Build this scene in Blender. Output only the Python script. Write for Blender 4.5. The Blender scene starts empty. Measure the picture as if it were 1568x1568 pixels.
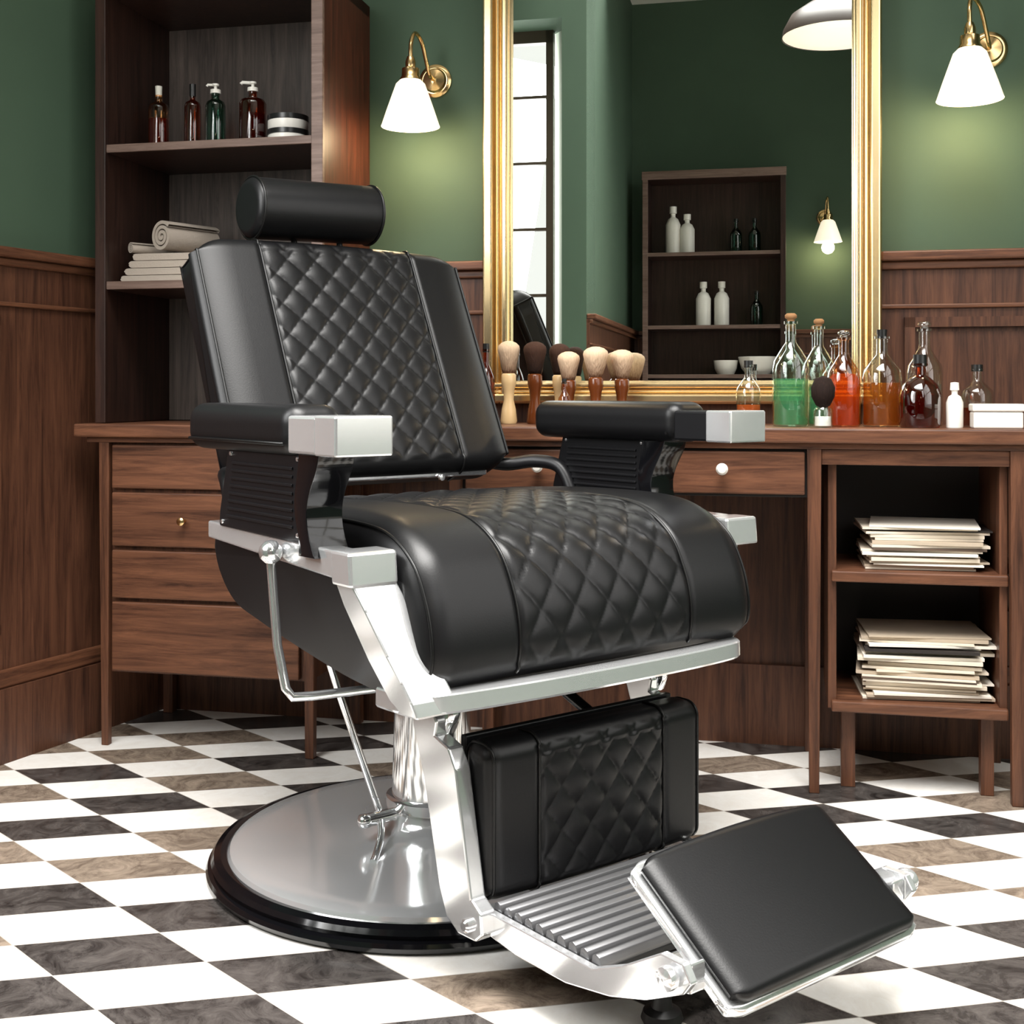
import bpy, bmesh, math, random
from mathutils import Vector, Matrix
random.seed(7)
sc=bpy.context.scene
pi=math.pi
# ------------------------------------------------------------------ helpers
def link(o):
    sc.collection.objects.link(o); return o
def empty(name,loc=(0,0,0),rz=0):
    o=bpy.data.objects.new(name,None); o.empty_display_size=.05
    o.location=loc; o.rotation_euler=(0,0,rz); return link(o)
def mesh(name,verts,faces,mat,parent=None,smooth=False,loc=None,rz=0,bevel=0,bseg=2,autosm=None):
    me=bpy.data.meshes.new(name)
    bm=bmesh.new()
    vs=[bm.verts.new(v) for v in verts]
    for f in faces:
        try: bm.faces.new([vs[i] for i in f])
        except ValueError: pass
    bmesh.ops.recalc_face_normals(bm,faces=bm.faces)
    if bevel>0:
        bmesh.ops.bevel(bm,geom=list(bm.edges),offset=bevel,segments=bseg,profile=.5,affect='EDGES',clamp_overlap=True)
    bm.to_mesh(me); bm.free()
    me.materials.append(mat)
    if smooth:
        for p in me.polygons: p.use_smooth=True
        if autosm: 
            try: me.set_sharp_from_angle(angle=math.radians(autosm))
            except Exception: pass
    o=bpy.data.objects.new(name,me); link(o)
    if loc is not None: o.location=loc
    o.rotation_euler=(0,0,rz)
    if parent: o.parent=parent
    return o
def boxvf(lo,hi):
    x0,y0,z0=lo;x1,y1,z1=hi
    v=[(x0,y0,z0),(x1,y0,z0),(x1,y1,z0),(x0,y1,z0),(x0,y0,z1),(x1,y0,z1),(x1,y1,z1),(x0,y1,z1)]
    f=[(0,3,2,1),(4,5,6,7),(0,1,5,4),(1,2,6,5),(2,3,7,6),(3,0,4,7)]
    return v,f
def box(name,lo,hi,mat,parent=None,bevel=0.0015,**k):
    v,f=boxvf(lo,hi)
    return mesh(name,v,f,mat,parent,bevel=bevel,**k)
def boxes(name,lst,mat,parent=None,bevel=0,**k):
    V=[];F=[]
    for lo,hi in lst:
        v,f=boxvf(lo,hi); n=len(V); V+=v; F+=[tuple(i+n for i in q) for q in f]
    return mesh(name,V,F,mat,parent,bevel=bevel,**k)
def lathe(name,prof,mat,parent=None,loc=None,segs=48,sharp=35,close=False):
    V=[];F=[]
    n=len(prof)
    for i in range(segs):
        a=2*pi*i/segs
        for r,z in prof: V.append((r*math.cos(a),r*math.sin(a),z))
    for i in range(segs):
        j=(i+1)%segs
        for k in range(n-1):
            F.append((i*n+k,j*n+k,j*n+k+1,i*n+k+1))
    me=bpy.data.meshes.new(name); bm=bmesh.new()
    vs=[bm.verts.new(v) for v in V]
    for f in F: bm.faces.new([vs[i] for i in f])
    bmesh.ops.remove_doubles(bm,verts=bm.verts,dist=1e-5)
    bmesh.ops.recalc_face_normals(bm,faces=bm.faces)
    bm.to_mesh(me); bm.free(); me.materials.append(mat)
    for p in me.polygons: p.use_smooth=True
    try: me.set_sharp_from_angle(angle=math.radians(sharp))
    except Exception: pass
    o=bpy.data.objects.new(name,me); link(o)
    if loc is not None: o.location=loc
    if parent: o.parent=parent
    return o
def catmull(pts,k=8,closed=False):
    P=[Vector(p) for p in pts]; n=len(P); out=[]
    rng=range(n) if closed else range(n-1)
    for i in rng:
        if closed: p0,p1,p2,p3=P[(i-1)%n],P[i],P[(i+1)%n],P[(i+2)%n]
        else: p0,p1,p2,p3=P[max(i-1,0)],P[i],P[i+1],P[min(i+2,n-1)]
        for j in range(k):
            t=j/k
            out.append(.5*((2*p1)+(p2-p0)*t+(2*p0-5*p1+4*p2-p3)*t*t+(3*p1-p0-3*p2+p3)*t**3))
    if not closed: out.append(P[-1])
    return out
def tube(name,pts,r,mat,parent=None,segs=12,smooth_k=0,closed=False):
    P=catmull(pts,smooth_k,closed) if smooth_k else [Vector(p) for p in pts]
    n=len(P); V=[];F=[]
    T=[]
    for i in range(n):
        if closed: d=P[(i+1)%n]-P[(i-1)%n]
        else: d=P[min(i+1,n-1)]-P[max(i-1,0)]
        T.append(d.normalized())
    up=Vector((0,0,1)) if abs(T[0].z)<.9 else Vector((1,0,0))
    N=(up-T[0]*up.dot(T[0])).normalized()
    rr=r if isinstance(r,(list,tuple)) else None
    for i in range(n):
        N=(N-T[i]*N.dot(T[i])).normalized(); B=T[i].cross(N)
        ri=rr[min(len(rr)-1,int(i*len(rr)/n))] if rr else r
        for s in range(segs):
            a=2*pi*s/segs; V.append(P[i]+(N*math.cos(a)+B*math.sin(a))*ri)
    m=n if closed else n-1
    for i in range(m):
        j=(i+1)%n
        for s in range(segs):
            t=(s+1)%segs
            F.append((i*segs+s,i*segs+t,j*segs+t,j*segs+s))
    if not closed:
        F.append(tuple(range(segs))[::-1]); F.append(tuple((n-1)*segs+s for s in range(segs)))
    return mesh(name,V,F,mat,parent,smooth=True,autosm=50)
def prism(name,poly,mapf,a0,a1,mat,parent=None,bevel=0.002,bseg=2,smooth=False):
    n=len(poly)
    V=[mapf(a0,x,y) for x,y in poly]+[mapf(a1,x,y) for x,y in poly]
    F=[tuple(range(n)),tuple(range(n,2*n))[::-1]]+[(i,(i+1)%n,n+(i+1)%n,n+i) for i in range(n)]
    return mesh(name,V,F,mat,parent,bevel=bevel,bseg=bseg,smooth=smooth,autosm=40)
def rrect(a0,a1,b0,b1,r,k=6,bulge=0):
    out=[]
    for cx,cy,st in ((a1-r,b1-r,0),(a0+r,b1-r,90),(a0+r,b0+r,180),(a1-r,b0+r,270)):
        for i in range(k+1):
            t=math.radians(st+90*i/k); out.append((cx+r*math.cos(t),cy+r*math.sin(t)))
    return out
def resample(pts,n):
    P=[Vector(p) for p in pts]; m=len(P)
    L=[0]
    for i in range(m): L.append(L[-1]+(P[(i+1)%m]-P[i]).length)
    tot=L[-1]; out=[]; k=0
    for i in range(n):
        s=tot*i/n
        while L[k+1]<s: k+=1
        t=(s-L[k])/max(1e-9,L[k+1]-L[k])
        out.append(P[k].lerp(P[(k+1)%m],t))
    return out,tot
def cushion(name,prof,W,rt,rh,mat,parent,mapf,quilt=None,nu=60,n=120,pipes=(),pipemat=None,crown=0):
    P,tot=resample(prof,n)
    area=sum(P[i].x*P[(i+1)%n].y-P[(i+1)%n].x*P[i].y for i in range(n))
    sg=1 if area>0 else -1
    Nn=[]
    for i in range(n):
        d=(P[(i+1)%n]-P[(i-1)%n]).normalized()
        Nn.append(Vector((d.y,-d.x))*sg)
    E=max(rt,rh)
    us=[]
    ne=10
    for i in range(ne): us.append(-(W-E)-E*math.cos(pi/2*i/ne))
    for i in range(nu+1): us.append(-(W-E)+2*(W-E)*i/nu)
    for i in range(1,ne+1): us.append((W-E)+E*math.sin(pi/2*i/ne))
    def pt(u,i,extra=0):
        e=max(0,abs(u)-(W-E))/E; e=min(1,e)
        d=1-math.sqrt(max(0,1-e*e))
        nn=Nn[i]; off=extra
        if crown: off+=crown*(1-(u/W)**2)*max(0,nn.x)
        if quilt:
            m=quilt['mask'](P[i],nn)
            if m>0:
                au=abs(u); q=quilt['Wq']
                if au<q:
                    s=tot*i/n
                    f=abs(math.sin(pi*(u/quilt['dx']+s/quilt['dy'])))*abs(math.sin(pi*(u/quilt['dx']-s/quilt['dy'])))
                    edge=min(1,(q-au)/.012)
                    off+=m*quilt['amp']*(f**.33-.6)*1.0*(.4+.6*edge)
                off-=m*.004*math.exp(-((au-q)/.005)**2)
        a=P[i].x+nn.x*(off-rt*d); b=P[i].y+nn.y*(off-rh*d)
        return mapf(u,a,b)
    V=[];F=[]
    for u in us:
        for i in range(n): V.append(pt(u,i))
    for k in range(len(us)-1):
        for i in range(n):
            j=(i+1)%n
            F.append((k*n+i,k*n+j,(k+1)*n+j,(k+1)*n+i))
    F.append(tuple(range(n))); F.append(tuple((len(us)-1)*n+i for i in range(n)))
    o=mesh(name,V,F,mat,parent,smooth=True)
    for idx,(pu,mk) in enumerate(pipes):
        ids=[i for i in range(n) if mk(P[i],Nn[i])]
        closed=len(ids)==n
        if not closed:
            st=0
            for q in range(len(ids)):
                if (ids[q]-ids[q-1])%n!=1: st=q
            ids=ids[st:]+ids[:st]
        pts=[pt(pu,i,0.0015) for i in ids]
        tube(name+'_piping_%d'%idx,pts,.0024,pipemat or mat,parent,segs=8,closed=closed)
    return o
# ------------------------------------------------------------------ materials
def srgb(r,g,b):
    f=lambda c:(c/255/12.92) if c/255<=.04045 else ((c/255+.055)/1.055)**2.4
    return (f(r),f(g),f(b),1)
def newmat(name):
    m=bpy.data.materials.new(name); m.use_nodes=True
    return m,m.node_tree,m.node_tree.nodes['Principled BSDF']
def setp(b,**k):
    for a,v in k.items():
        key={'col':'Base Color','rough':'Roughness','metal':'Metallic','coat':'Coat Weight','coatr':'Coat Roughness','spec':'Specular IOR Level','trans':'Transmission Weight','emc':'Emission Color','ems':'Emission Strength','sheen':'Sheen Weight'}[a]
        b.inputs[key].default_value=v
def simple(name,col,rough=.5,metal=0,noise=.0,bump=0,bscale=200,**k):
    m,nt,b=newmat(name); setp(b,col=col,rough=rough,metal=metal,**k)
    tc=nt.nodes.new('ShaderNodeTexCoord')
    nz=nt.nodes.new('ShaderNodeTexNoise'); nz.inputs['Scale'].default_value=6; nz.inputs['Detail'].default_value=4
    nt.links.new(tc.outputs['Object'],nz.inputs['Vector'])
    mr=nt.nodes.new('ShaderNodeMapRange'); mr.inputs['To Min'].default_value=1-noise; mr.inputs['To Max'].default_value=1+noise
    nt.links.new(nz.outputs['Fac'],mr.inputs['Value'])
    mx=nt.nodes.new('ShaderNodeVectorMath'); mx.operation='SCALE'; mx.inputs[0].default_value=col[:3]
    nt.links.new(mr.outputs[0],mx.inputs['Scale']); nt.links.new(mx.outputs[0],b.inputs['Base Color'])
    if bump:
        n2=nt.nodes.new('ShaderNodeTexNoise'); n2.inputs['Scale'].default_value=bscale; n2.inputs['Detail'].default_value=2
        nt.links.new(tc.outputs['Object'],n2.inputs['Vector'])
        bp=nt.nodes.new('ShaderNodeBump'); bp.inputs['Strength'].default_value=bump; bp.inputs['Distance'].default_value=.001
        nt.links.new(n2.outputs['Fac'],bp.inputs['Height']); nt.links.new(bp.outputs[0],b.inputs['Normal'])
    return m
def wood(name,dark,light,axis='x',rough=.42,spec=.35):
    m,nt,b=newmat(name); setp(b,rough=rough,spec=spec)
    tc=nt.nodes.new('ShaderNodeTexCoord'); mp=nt.nodes.new('ShaderNodeMapping')
    s={'x':(1.2,18,18),'z':(18,18,1.0),'y':(18,1.2,18)}[axis]; mp.inputs['Scale'].default_value=s
    nt.links.new(tc.outputs['Object'],mp.inputs[0])
    nz=nt.nodes.new('ShaderNodeTexNoise'); nz.inputs['Scale'].default_value=3.4; nz.inputs['Detail'].default_value=9; nz.inputs['Roughness'].default_value=.7; nz.inputs['Distortion'].default_value=.6
    nt.links.new(mp.outputs[0],nz.inputs['Vector'])
    cr=nt.nodes.new('ShaderNodeValToRGB'); cr.color_ramp.elements[0].position=.32; cr.color_ramp.elements[1].position=.68
    cr.color_ramp.elements[0].color=dark; cr.color_ramp.elements[1].color=light
    nt.links.new(nz.outputs['Fac'],cr.inputs[0]); nt.links.new(cr.outputs[0],b.inputs['Base Color'])
    bp=nt.nodes.new('ShaderNodeBump'); bp.inputs['Strength'].default_value=.15; bp.inputs['Distance'].default_value=.001
    nt.links.new(nz.outputs['Fac'],bp.inputs['Height']); nt.links.new(bp.outputs[0],b.inputs['Normal'])
    return m
M_leather=simple('black_leather',(.005,.005,.0055,1),rough=.37,noise=.1,bump=.10,bscale=420,spec=.28)
M_pipe=simple('black_piping',(.004,.004,.004,1),rough=.35,spec=.3)
M_blackgloss=simple('black_gloss_enamel',(.004,.004,.005,1),rough=.10,spec=.5)
M_blacksat=simple('black_satin_plastic',(.006,.006,.007,1),rough=.38,spec=.3)
M_rubber=simple('black_rubber',(.01,.01,.01,1),rough=.4)
M_chrome=simple('polished_chrome',(.90,.91,.92,1),rough=.10,metal=.90,spec=.8)
M_disc=simple('chrome_base_disc',(.80,.81,.82,1),rough=.12,metal=.62,spec=.8)
M_col=simple('chrome_column',(.86,.87,.88,1),rough=.10,metal=.84,spec=.8)
M_satin=simple('chrome_plate',(.80,.81,.82,1),rough=.15,metal=.76,spec=.7)
M_rib=simple('brushed_steel_dark',(.17,.17,.175,1),rough=.30,metal=.7)
M_green=simple('green_plaster',srgb(66,88,69),rough=.75,noise=.10,bump=.05,bscale=90)
M_woodx=wood('walnut_horizontal',srgb(56,32,22),srgb(122,80,57),'x')
M_woodz=wood('walnut_vertical',srgb(50,29,20),srgb(112,72,51),'z')
M_wain=wood('wainscot_wood',srgb(52,30,22),srgb(106,69,50),'z',rough=.45)
M_shelf=wood('dark_bookcase_wood',srgb(30,19,16),srgb(64,42,34),'z',rough=.4)
M_shelfback=wood('bookcase_back_panel',srgb(44,37,34),srgb(94,82,75),'z',rough=.5)
M_shelfside_lit=wood('bookcase_side_sconce_lit',srgb(42,18,11),srgb(90,42,27),'z',rough=.4)  # reddish sconce light put into the side panel's wood colour
M_edge=wood('pale_shelf_edge',srgb(84,64,55),srgb(126,104,94),'x',rough=.45)  # paler wood tone for shelf edges and right stile
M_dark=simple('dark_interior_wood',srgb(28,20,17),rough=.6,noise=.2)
M_gold=simple('gold_leaf',(.88,.67,.37,1),rough=.26,metal=1,noise=.12)
M_brass=simple('aged_brass',(.80,.56,.27,1),rough=.2,metal=1)
M_white=simple('white_ceramic',srgb(238,234,226),rough=.3)
M_cream=simple('cream_paint',srgb(225,222,210),rough=.5)
M_towel=simple('cotton_towel',srgb(172,160,148),rough=.95,noise=.15,bump=.8,bscale=260)
M_mirror=simple('mirror_silver',(.88,.91,.89,1),rough=0.0,metal=1)
M_blackcap=simple('black_cap',(.012,.012,.012,1),rough=.3)
M_cork=simple('cork',srgb(150,110,72),rough=.9,noise=.2)
def bristle(name,root,tip,top):
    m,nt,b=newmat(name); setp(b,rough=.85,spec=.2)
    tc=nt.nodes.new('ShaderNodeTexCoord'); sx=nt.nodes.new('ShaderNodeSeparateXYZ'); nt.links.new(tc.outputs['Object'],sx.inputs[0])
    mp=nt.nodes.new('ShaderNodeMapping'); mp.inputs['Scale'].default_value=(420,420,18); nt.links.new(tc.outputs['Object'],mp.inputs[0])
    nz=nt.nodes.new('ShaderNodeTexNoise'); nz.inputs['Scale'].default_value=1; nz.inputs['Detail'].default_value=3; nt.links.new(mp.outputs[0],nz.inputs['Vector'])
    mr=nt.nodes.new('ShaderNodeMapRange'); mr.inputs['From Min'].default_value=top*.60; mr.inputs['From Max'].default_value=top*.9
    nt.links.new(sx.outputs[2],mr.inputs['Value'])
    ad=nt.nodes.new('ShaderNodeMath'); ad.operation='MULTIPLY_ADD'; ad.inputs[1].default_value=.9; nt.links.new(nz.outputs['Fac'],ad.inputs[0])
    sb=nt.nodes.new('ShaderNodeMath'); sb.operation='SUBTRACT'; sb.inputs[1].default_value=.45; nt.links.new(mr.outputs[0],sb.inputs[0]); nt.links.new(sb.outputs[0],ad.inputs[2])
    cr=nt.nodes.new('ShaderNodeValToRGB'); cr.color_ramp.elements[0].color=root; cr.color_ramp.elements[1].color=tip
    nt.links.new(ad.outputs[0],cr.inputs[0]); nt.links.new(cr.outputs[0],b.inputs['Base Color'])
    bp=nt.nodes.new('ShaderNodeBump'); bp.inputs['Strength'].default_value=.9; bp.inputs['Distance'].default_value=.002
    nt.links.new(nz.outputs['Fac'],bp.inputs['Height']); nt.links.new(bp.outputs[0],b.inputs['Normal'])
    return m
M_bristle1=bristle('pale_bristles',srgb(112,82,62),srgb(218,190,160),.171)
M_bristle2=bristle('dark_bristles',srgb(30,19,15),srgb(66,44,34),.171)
M_handle=simple('ivory_handle',srgb(214,182,134),rough=.22)
M_handle2=simple('amber_handle',srgb(96,48,20),rough=.2)
def glass(name,tint,g=.12):
    m=bpy.data.materials.new(name); m.use_nodes=True; nt=m.node_tree; nt.nodes.clear()
    out=nt.nodes.new('ShaderNodeOutputMaterial'); tr=nt.nodes.new('ShaderNodeBsdfTransparent'); tr.inputs[0].default_value=tint
    gl=nt.nodes.new('ShaderNodeBsdfGlossy'); gl.inputs['Roughness'].default_value=.04; gl.inputs[0].default_value=(.9,.9,.9,1)
    lw=nt.nodes.new('ShaderNodeLayerWeight'); lw.inputs[0].default_value=.25
    mt=nt.nodes.new('ShaderNodeMath'); mt.operation='MULTIPLY_ADD'; mt.inputs[1].default_value=.7; mt.inputs[2].default_value=g*.5
    nt.links.new(lw.outputs['Facing'],mt.inputs[0])
    mx=nt.nodes.new('ShaderNodeMixShader'); nt.links.new(mt.outputs[0],mx.inputs[0]); nt.links.new(tr.outputs[0],mx.inputs[1]); nt.links.new(gl.outputs[0],mx.inputs[2])
    nt.links.new(mx.outputs[0],out.inputs[0]); return m
def liquid(name,tint,dif,f=.35):
    m=bpy.data.materials.new(name); m.use_nodes=True; nt=m.node_tree; nt.nodes.clear()
    out=nt.nodes.new('ShaderNodeOutputMaterial'); tr=nt.nodes.new('ShaderNodeBsdfTransparent'); tr.inputs[0].default_value=tint
    tc=nt.nodes.new('ShaderNodeTexCoord'); nz=nt.nodes.new('ShaderNodeTexNoise'); nz.inputs['Scale'].default_value=14
    nt.links.new(tc.outputs['Object'],nz.inputs[0])
    vm=nt.nodes.new('ShaderNodeVectorMath'); vm.operation='SCALE'; vm.inputs[0].default_value=dif[:3]
    mr=nt.nodes.new('ShaderNodeMapRange'); mr.inputs['To Min'].default_value=.7; mr.inputs['To Max'].default_value=1.3
    nt.links.new(nz.outputs['Fac'],mr.inputs['Value']); nt.links.new(mr.outputs[0],vm.inputs['Scale'])
    d=nt.nodes.new('ShaderNodeBsdfTranslucent'); nt.links.new(vm.outputs[0],d.inputs[0])
    d2=nt.nodes.new('ShaderNodeBsdfDiffuse'); nt.links.new(vm.outputs[0],d2.inputs[0])
    a=nt.nodes.new('ShaderNodeMixShader'); a.inputs[0].default_value=.5; nt.links.new(d.outputs[0],a.inputs[1]); nt.links.new(d2.outputs[0],a.inputs[2])
    mx=nt.nodes.new('ShaderNodeMixShader'); mx.inputs[0].default_value=f; nt.links.new(tr.outputs[0],mx.inputs[1]); nt.links.new(a.outputs[0],mx.inputs[2])
    nt.links.new(mx.outputs[0],out.inputs[0]); return m
G_clear=glass('clear_glass',(.93,.96,.95,1))
G_green=glass('pale_green_glass',(.84,.93,.88,1))
G_amber=glass('amber_glass',(.93,.62,.36,1))
G_red=glass('dark_amber_glass',(.60,.20,.09,1))
G_dgreen=glass('dark_green_glass',(.22,.42,.34,1))
G_window=glass('window_glass',(.97,.98,.98,1),.05)
L_green=liquid('green_tonic',(.62,.86,.72,1),srgb(130,200,155),.35)
L_orange=liquid('orange_tonic',(1,.66,.38,1),srgb(225,130,70),.42)
L_amber=liquid('amber_tonic',(.92,.68,.36,1),srgb(200,120,50),.33)
L_red=liquid('red_brown_tonic',(.62,.22,.10,1),srgb(135,50,26),.4)
L_clear=liquid('water',(.85,.9,.86,1),srgb(190,200,190),.12)
def shade_mat():
    m,nt,b=newmat('opal_glass_shade'); setp(b,col=(.9,.86,.78,1),rough=.3,emc=(1,.86,.64,1),ems=.9)
    return m
M_shade=shade_mat()
def mag_mat():
    m,nt,b=newmat('magazine_paper'); setp(b,rough=.5)
    g=nt.nodes.new('ShaderNodeNewGeometry'); cr=nt.nodes.new('ShaderNodeValToRGB'); cr.color_ramp.interpolation='CONSTANT'
    e=cr.color_ramp.elements; e[0].position=0; e[0].color=srgb(226,214,196); e[1].position=.35; e[1].color=srgb(186,170,150)
    for p,c in ((.6,srgb(236,228,215)),(.80,srgb(95,78,66)),(.88,srgb(210,190,165)),(.94,srgb(40,34,32))):
        x=e.new(p); x.color=c
    nt.links.new(g.outputs['Random Per Island'],cr.inputs[0]); nt.links.new(cr.outputs[0],b.inputs['Base Color'])
    return m
M_mag=mag_mat()
def floor_mat():
    m,nt,b=newmat('checker_stone_tiles'); N=nt.nodes; L=nt.links
    tc=N.new('ShaderNodeTexCoord')
    def dot(v,off):
        d=N.new('ShaderNodeVectorMath'); d.operation='DOT_PRODUCT'; d.inputs[1].default_value=v; L.new(tc.outputs['Object'],d.inputs[0])
        a=N.new('ShaderNodeMath'); a.operation='ADD'; a.inputs[1].default_value=off; L.new(d.outputs['Value'],a.inputs[0]); return a
    def mth(op,a,bv=None,c=None):
        x=N.new('ShaderNodeMath'); x.operation=op
        for i,s in enumerate((a,bv,c)):
            if s is None: continue
            if isinstance(s,(int,float)): x.inputs[i].default_value=s
            else: L.new(s.outputs[0],x.inputs[i])
        return x
    a=dot((4.148,4.059,0),-5.787+.5); bb=dot((-1.863,8.873,0),-19.756+.5)
    fa=mth('FLOOR',a); fb=mth('FLOOR',bb)
    par=mth('ADD',fa,fb); par=mth('MULTIPLY',par,.5); par=mth('FRACT',par)
    isw=mth('GREATER_THAN',par,.25)
    cx=N.new('ShaderNodeCombineXYZ'); L.new(fa.outputs[0],cx.inputs[0]); L.new(fb.outputs[0],cx.inputs[1])
    wn=N.new('ShaderNodeTexWhiteNoise'); wn.noise_dimensions='3D'; L.new(cx.outputs[0],wn.inputs['Vector'])
    off=N.new('ShaderNodeVectorMath'); off.operation='MULTIPLY_ADD'; off.inputs[1].default_value=(7,7,7); L.new(cx.outputs[0],off.inputs[0]); L.new(tc.outputs['Object'],off.inputs[2])
    nz=N.new('ShaderNodeTexNoise'); nz.inputs['Scale'].default_value=15; nz.inputs['Detail'].default_value=10; nz.inputs['Roughness'].default_value=.75; nz.inputs['Distortion'].default_value=1.6
    L.new(off.outputs[0],nz.inputs['Vector'])
    def ramp(c0,c1):
        r=N.new('ShaderNodeValToRGB'); r.color_ramp.elements[0].color=c0; r.color_ramp.elements[1].color=c1
        r.color_ramp.elements[0].position=.35; r.color_ramp.elements[1].position=.68; L.new(nz.outputs['Fac'],r.inputs[0]); return r
    r1=ramp(srgb(36,33,32),srgb(90,85,82)); r2=ramp(srgb(92,80,70),srgb(162,146,130)); r3=ramp(srgb(240,235,228),srgb(251,249,245))
    gt=mth('GREATER_THAN',wn,.56)
    m1=N.new('ShaderNodeMixRGB'); L.new(gt.outputs[0],m1.inputs[0]); L.new(r1.outputs[0],m1.inputs[1]); L.new(r2.outputs[0],m1.inputs[2])
    m2=N.new('ShaderNodeMixRGB'); L.new(isw.outputs[0],m2.inputs[0]); L.new(m1.outputs[0],m2.inputs[1]); L.new(r3.outputs[0],m2.inputs[2])
    def edge(x,w):
        f=mth('FRACT',x); f=mth('SUBTRACT',f,.5); f=mth('ABSOLUTE',f); return mth('GREATER_THAN',f,.5-w)
    g=mth('MAXIMUM',edge(a,.005),edge(bb,.008))
    m3=N.new('ShaderNodeMixRGB'); L.new(g.outputs[0],m3.inputs[0]); L.new(m2.outputs[0],m3.inputs[1]); m3.inputs[2].default_value=srgb(180,172,162)
    L.new(m3.outputs[0],b.inputs['Base Color']); setp(b,rough=.24,spec=.4)
    return m
M_floor=floor_mat()
# ------------------------------------------------------------------ frames
TB=math.atan2(.216,.976); CB,SB=math.cos(TB),math.sin(TB); O=Vector((0,2.612,0))
def W(p,q,z=0): return Vector((CB*p+SB*q, O.y-SB*p+CB*q, z))
H0=.80
ZC=2.8
# ------------------------------------------------------------------ camera
cam=bpy.data.cameras.new('camera'); co=bpy.data.objects.new('camera',cam); link(co)
co.location=(0,0,H0); co.rotation_euler=(pi/2,0,0)
cam.sensor_width=36; cam.lens=36*1900/1568; cam.shift_y=-(784-600)/1568; cam.clip_start=.02
sc.camera=co
# ------------------------------------------------------------------ room
def seg(name,A,B,z0,z1,o0,o1,mat,parent=None,bevel=0,ext=0):
    a=W(*A);b=W(*B); d=(b-a).normalized()
    L=(b-a).length
    rz=math.atan2(d.y,d.x)
    v,f=boxvf((-ext,-o1,z0),(L+ext,-o0,z1))
    return mesh(name,v,f,mat,parent,loc=(a.x,a.y,0),rz=rz,bevel=bevel)
R0=(1.5,-3.2);R1=(1.5,.35);R2=(-.99,.35);R3=(-1.306,-1.116);R4=(-1.306,-1.7);R5=(-.215,-1.7);R6=(-.215,-3.2)
mesh('floor',[tuple(W(p,q)) for p,q in ((-2,-3.4),(2,-3.4),(2,.6),(-2,.6))],[(0,1,2,3)],M_floor)
c=[W(p,q,ZC) for p,q in ((-2,-3.4),(2,-3.4),(2,.6),(-2,.6))]
mesh('ceiling',[tuple(x) for x in c]+[(x.x,x.y,ZC+.05) for x in c],[(0,1,2,3),(4,5,6,7)],M_cream)
seg('wall_back',R1,R2,0,ZC,0,.1,M_green)
seg('wall_left',R2,R3,0,ZC,0,.1,M_green)
seg('wall_side',R3,R4,0,ZC,0,.1,M_green)
seg('wall_front',R6,R0,0,ZC,0,.1,M_green)
seg('wall_partition',R5,R6,0,ZC,0,.1,M_green)
wz0,wz1=.92,2.30
e=empty('wall_window',tuple(O),-TB)
boxes('wall_pieces',[((-1.306,-1.92,0),(-1.15,-1.7,ZC)),((-1.15,-1.92,0),(-.315,-1.7,wz0)),((-1.15,-1.92,wz1),(-.315,-1.7,ZC))],M_green,e)
prism('splayed_jamb',[(-.38,-1.92),(-.215,-1.70),(-.215,-1.92)],lambda a,x,y:(x,y,a),0,ZC,simple('sunlit_pale_reveal',srgb(230,242,226),rough=.7),e,bevel=0)  # sunlight on the jamb is put into its pale colour
e=empty('window_1',tuple(O),-TB)
fr=[((-1.15,-1.90,wz0),(-1.11,-1.86,wz1)),((-.41,-1.90,wz0),(-.38,-1.86,wz1)),((-1.15,-1.90,wz0),(-.38,-1.86,wz0+.05)),((-1.15,-1.90,wz1-.05),(-.38,-1.86,wz1))]
for i in range(1,5): fr.append(((-1.15,-1.89,wz0+i*.275),(-.38,-1.865,wz0+i*.275+.012)))
for x in (-.93,-.75,-.57): fr.append(((x,-1.89,wz0),(x+.012,-1.865,wz1)))
boxes('window_frame',fr,simple('dark_window_frame',srgb(84,72,60),rough=.4),e)
box('window_pane',(-1.15,-1.88,wz0),(-.38,-1.876,wz1),G_window,e,bevel=0)
boxes('wall_right',[((1.5,-3.2,0),(1.6,-2.0,ZC)),((1.5,-.35,0),(1.6,.35,ZC)),((1.5,-2.0,0),(1.6,-.35,.7)),((1.5,-2.0,2.35),(1.6,-.35,ZC))],M_green,loc=tuple(O),rz=-TB)
e=empty('added_window_2',tuple(O),-TB)  # unseen window added around the side fill light
fr=[]
for q in (-2.0,-1.19,-.40): fr.append(((1.53,q,.7),(1.57,q+.05,2.35)))
for z in (.7,1.25,1.8,2.30): fr.append(((1.53,-2.0,z),(1.57,-.35,z+.05)))
boxes('window_frame',fr,M_cream,e)
def wains(tag,A,B,capz=1.09,panels=()):
    e=empty('trim_'+tag)
    seg('panel_board',A,B,0,capz,-.014,0,M_wain,e)
    seg('cap_rail',A,B,capz,capz+.022,-.04,0,M_woodx,e,bevel=.004)
    seg('cap_bead',A,B,capz-.018,capz,-.026,0,M_woodx,e,bevel=.004)
    seg('frieze_rail',A,B,capz-.105,capz-.095,-.022,0,M_woodx,e,bevel=.003)
    for i,(s0,s1,z0,z1) in enumerate(panels):
        a=W(*A);b=W(*B);d=(b-a).normalized();rz=math.atan2(d.y,d.x)
        t=.022
        boxes('panel_moulding_%d'%i,[((s0,.013,z0),(s0+t,.03,z1)),((s1-t,.013,z0),(s1,.03,z1)),((s0,.013,z0),(s1,.03,z0+t)),((s0,.013,z1-t),(s1,.03,z1)),((s0+t+.01,.013,z0+t+.01),(s1-t-.01,.018,z1-t-.01))],M_wain,e,loc=(a.x,a.y,0),rz=rz)
    seg('baseboard_'+tag.split('_')[0],A,B,0,.16,-.028,0,M_wain)
    seg('baseboard_cap',A,B,.16,.20,-.022,0,M_woodx,e,bevel=.005)
    return e
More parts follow.
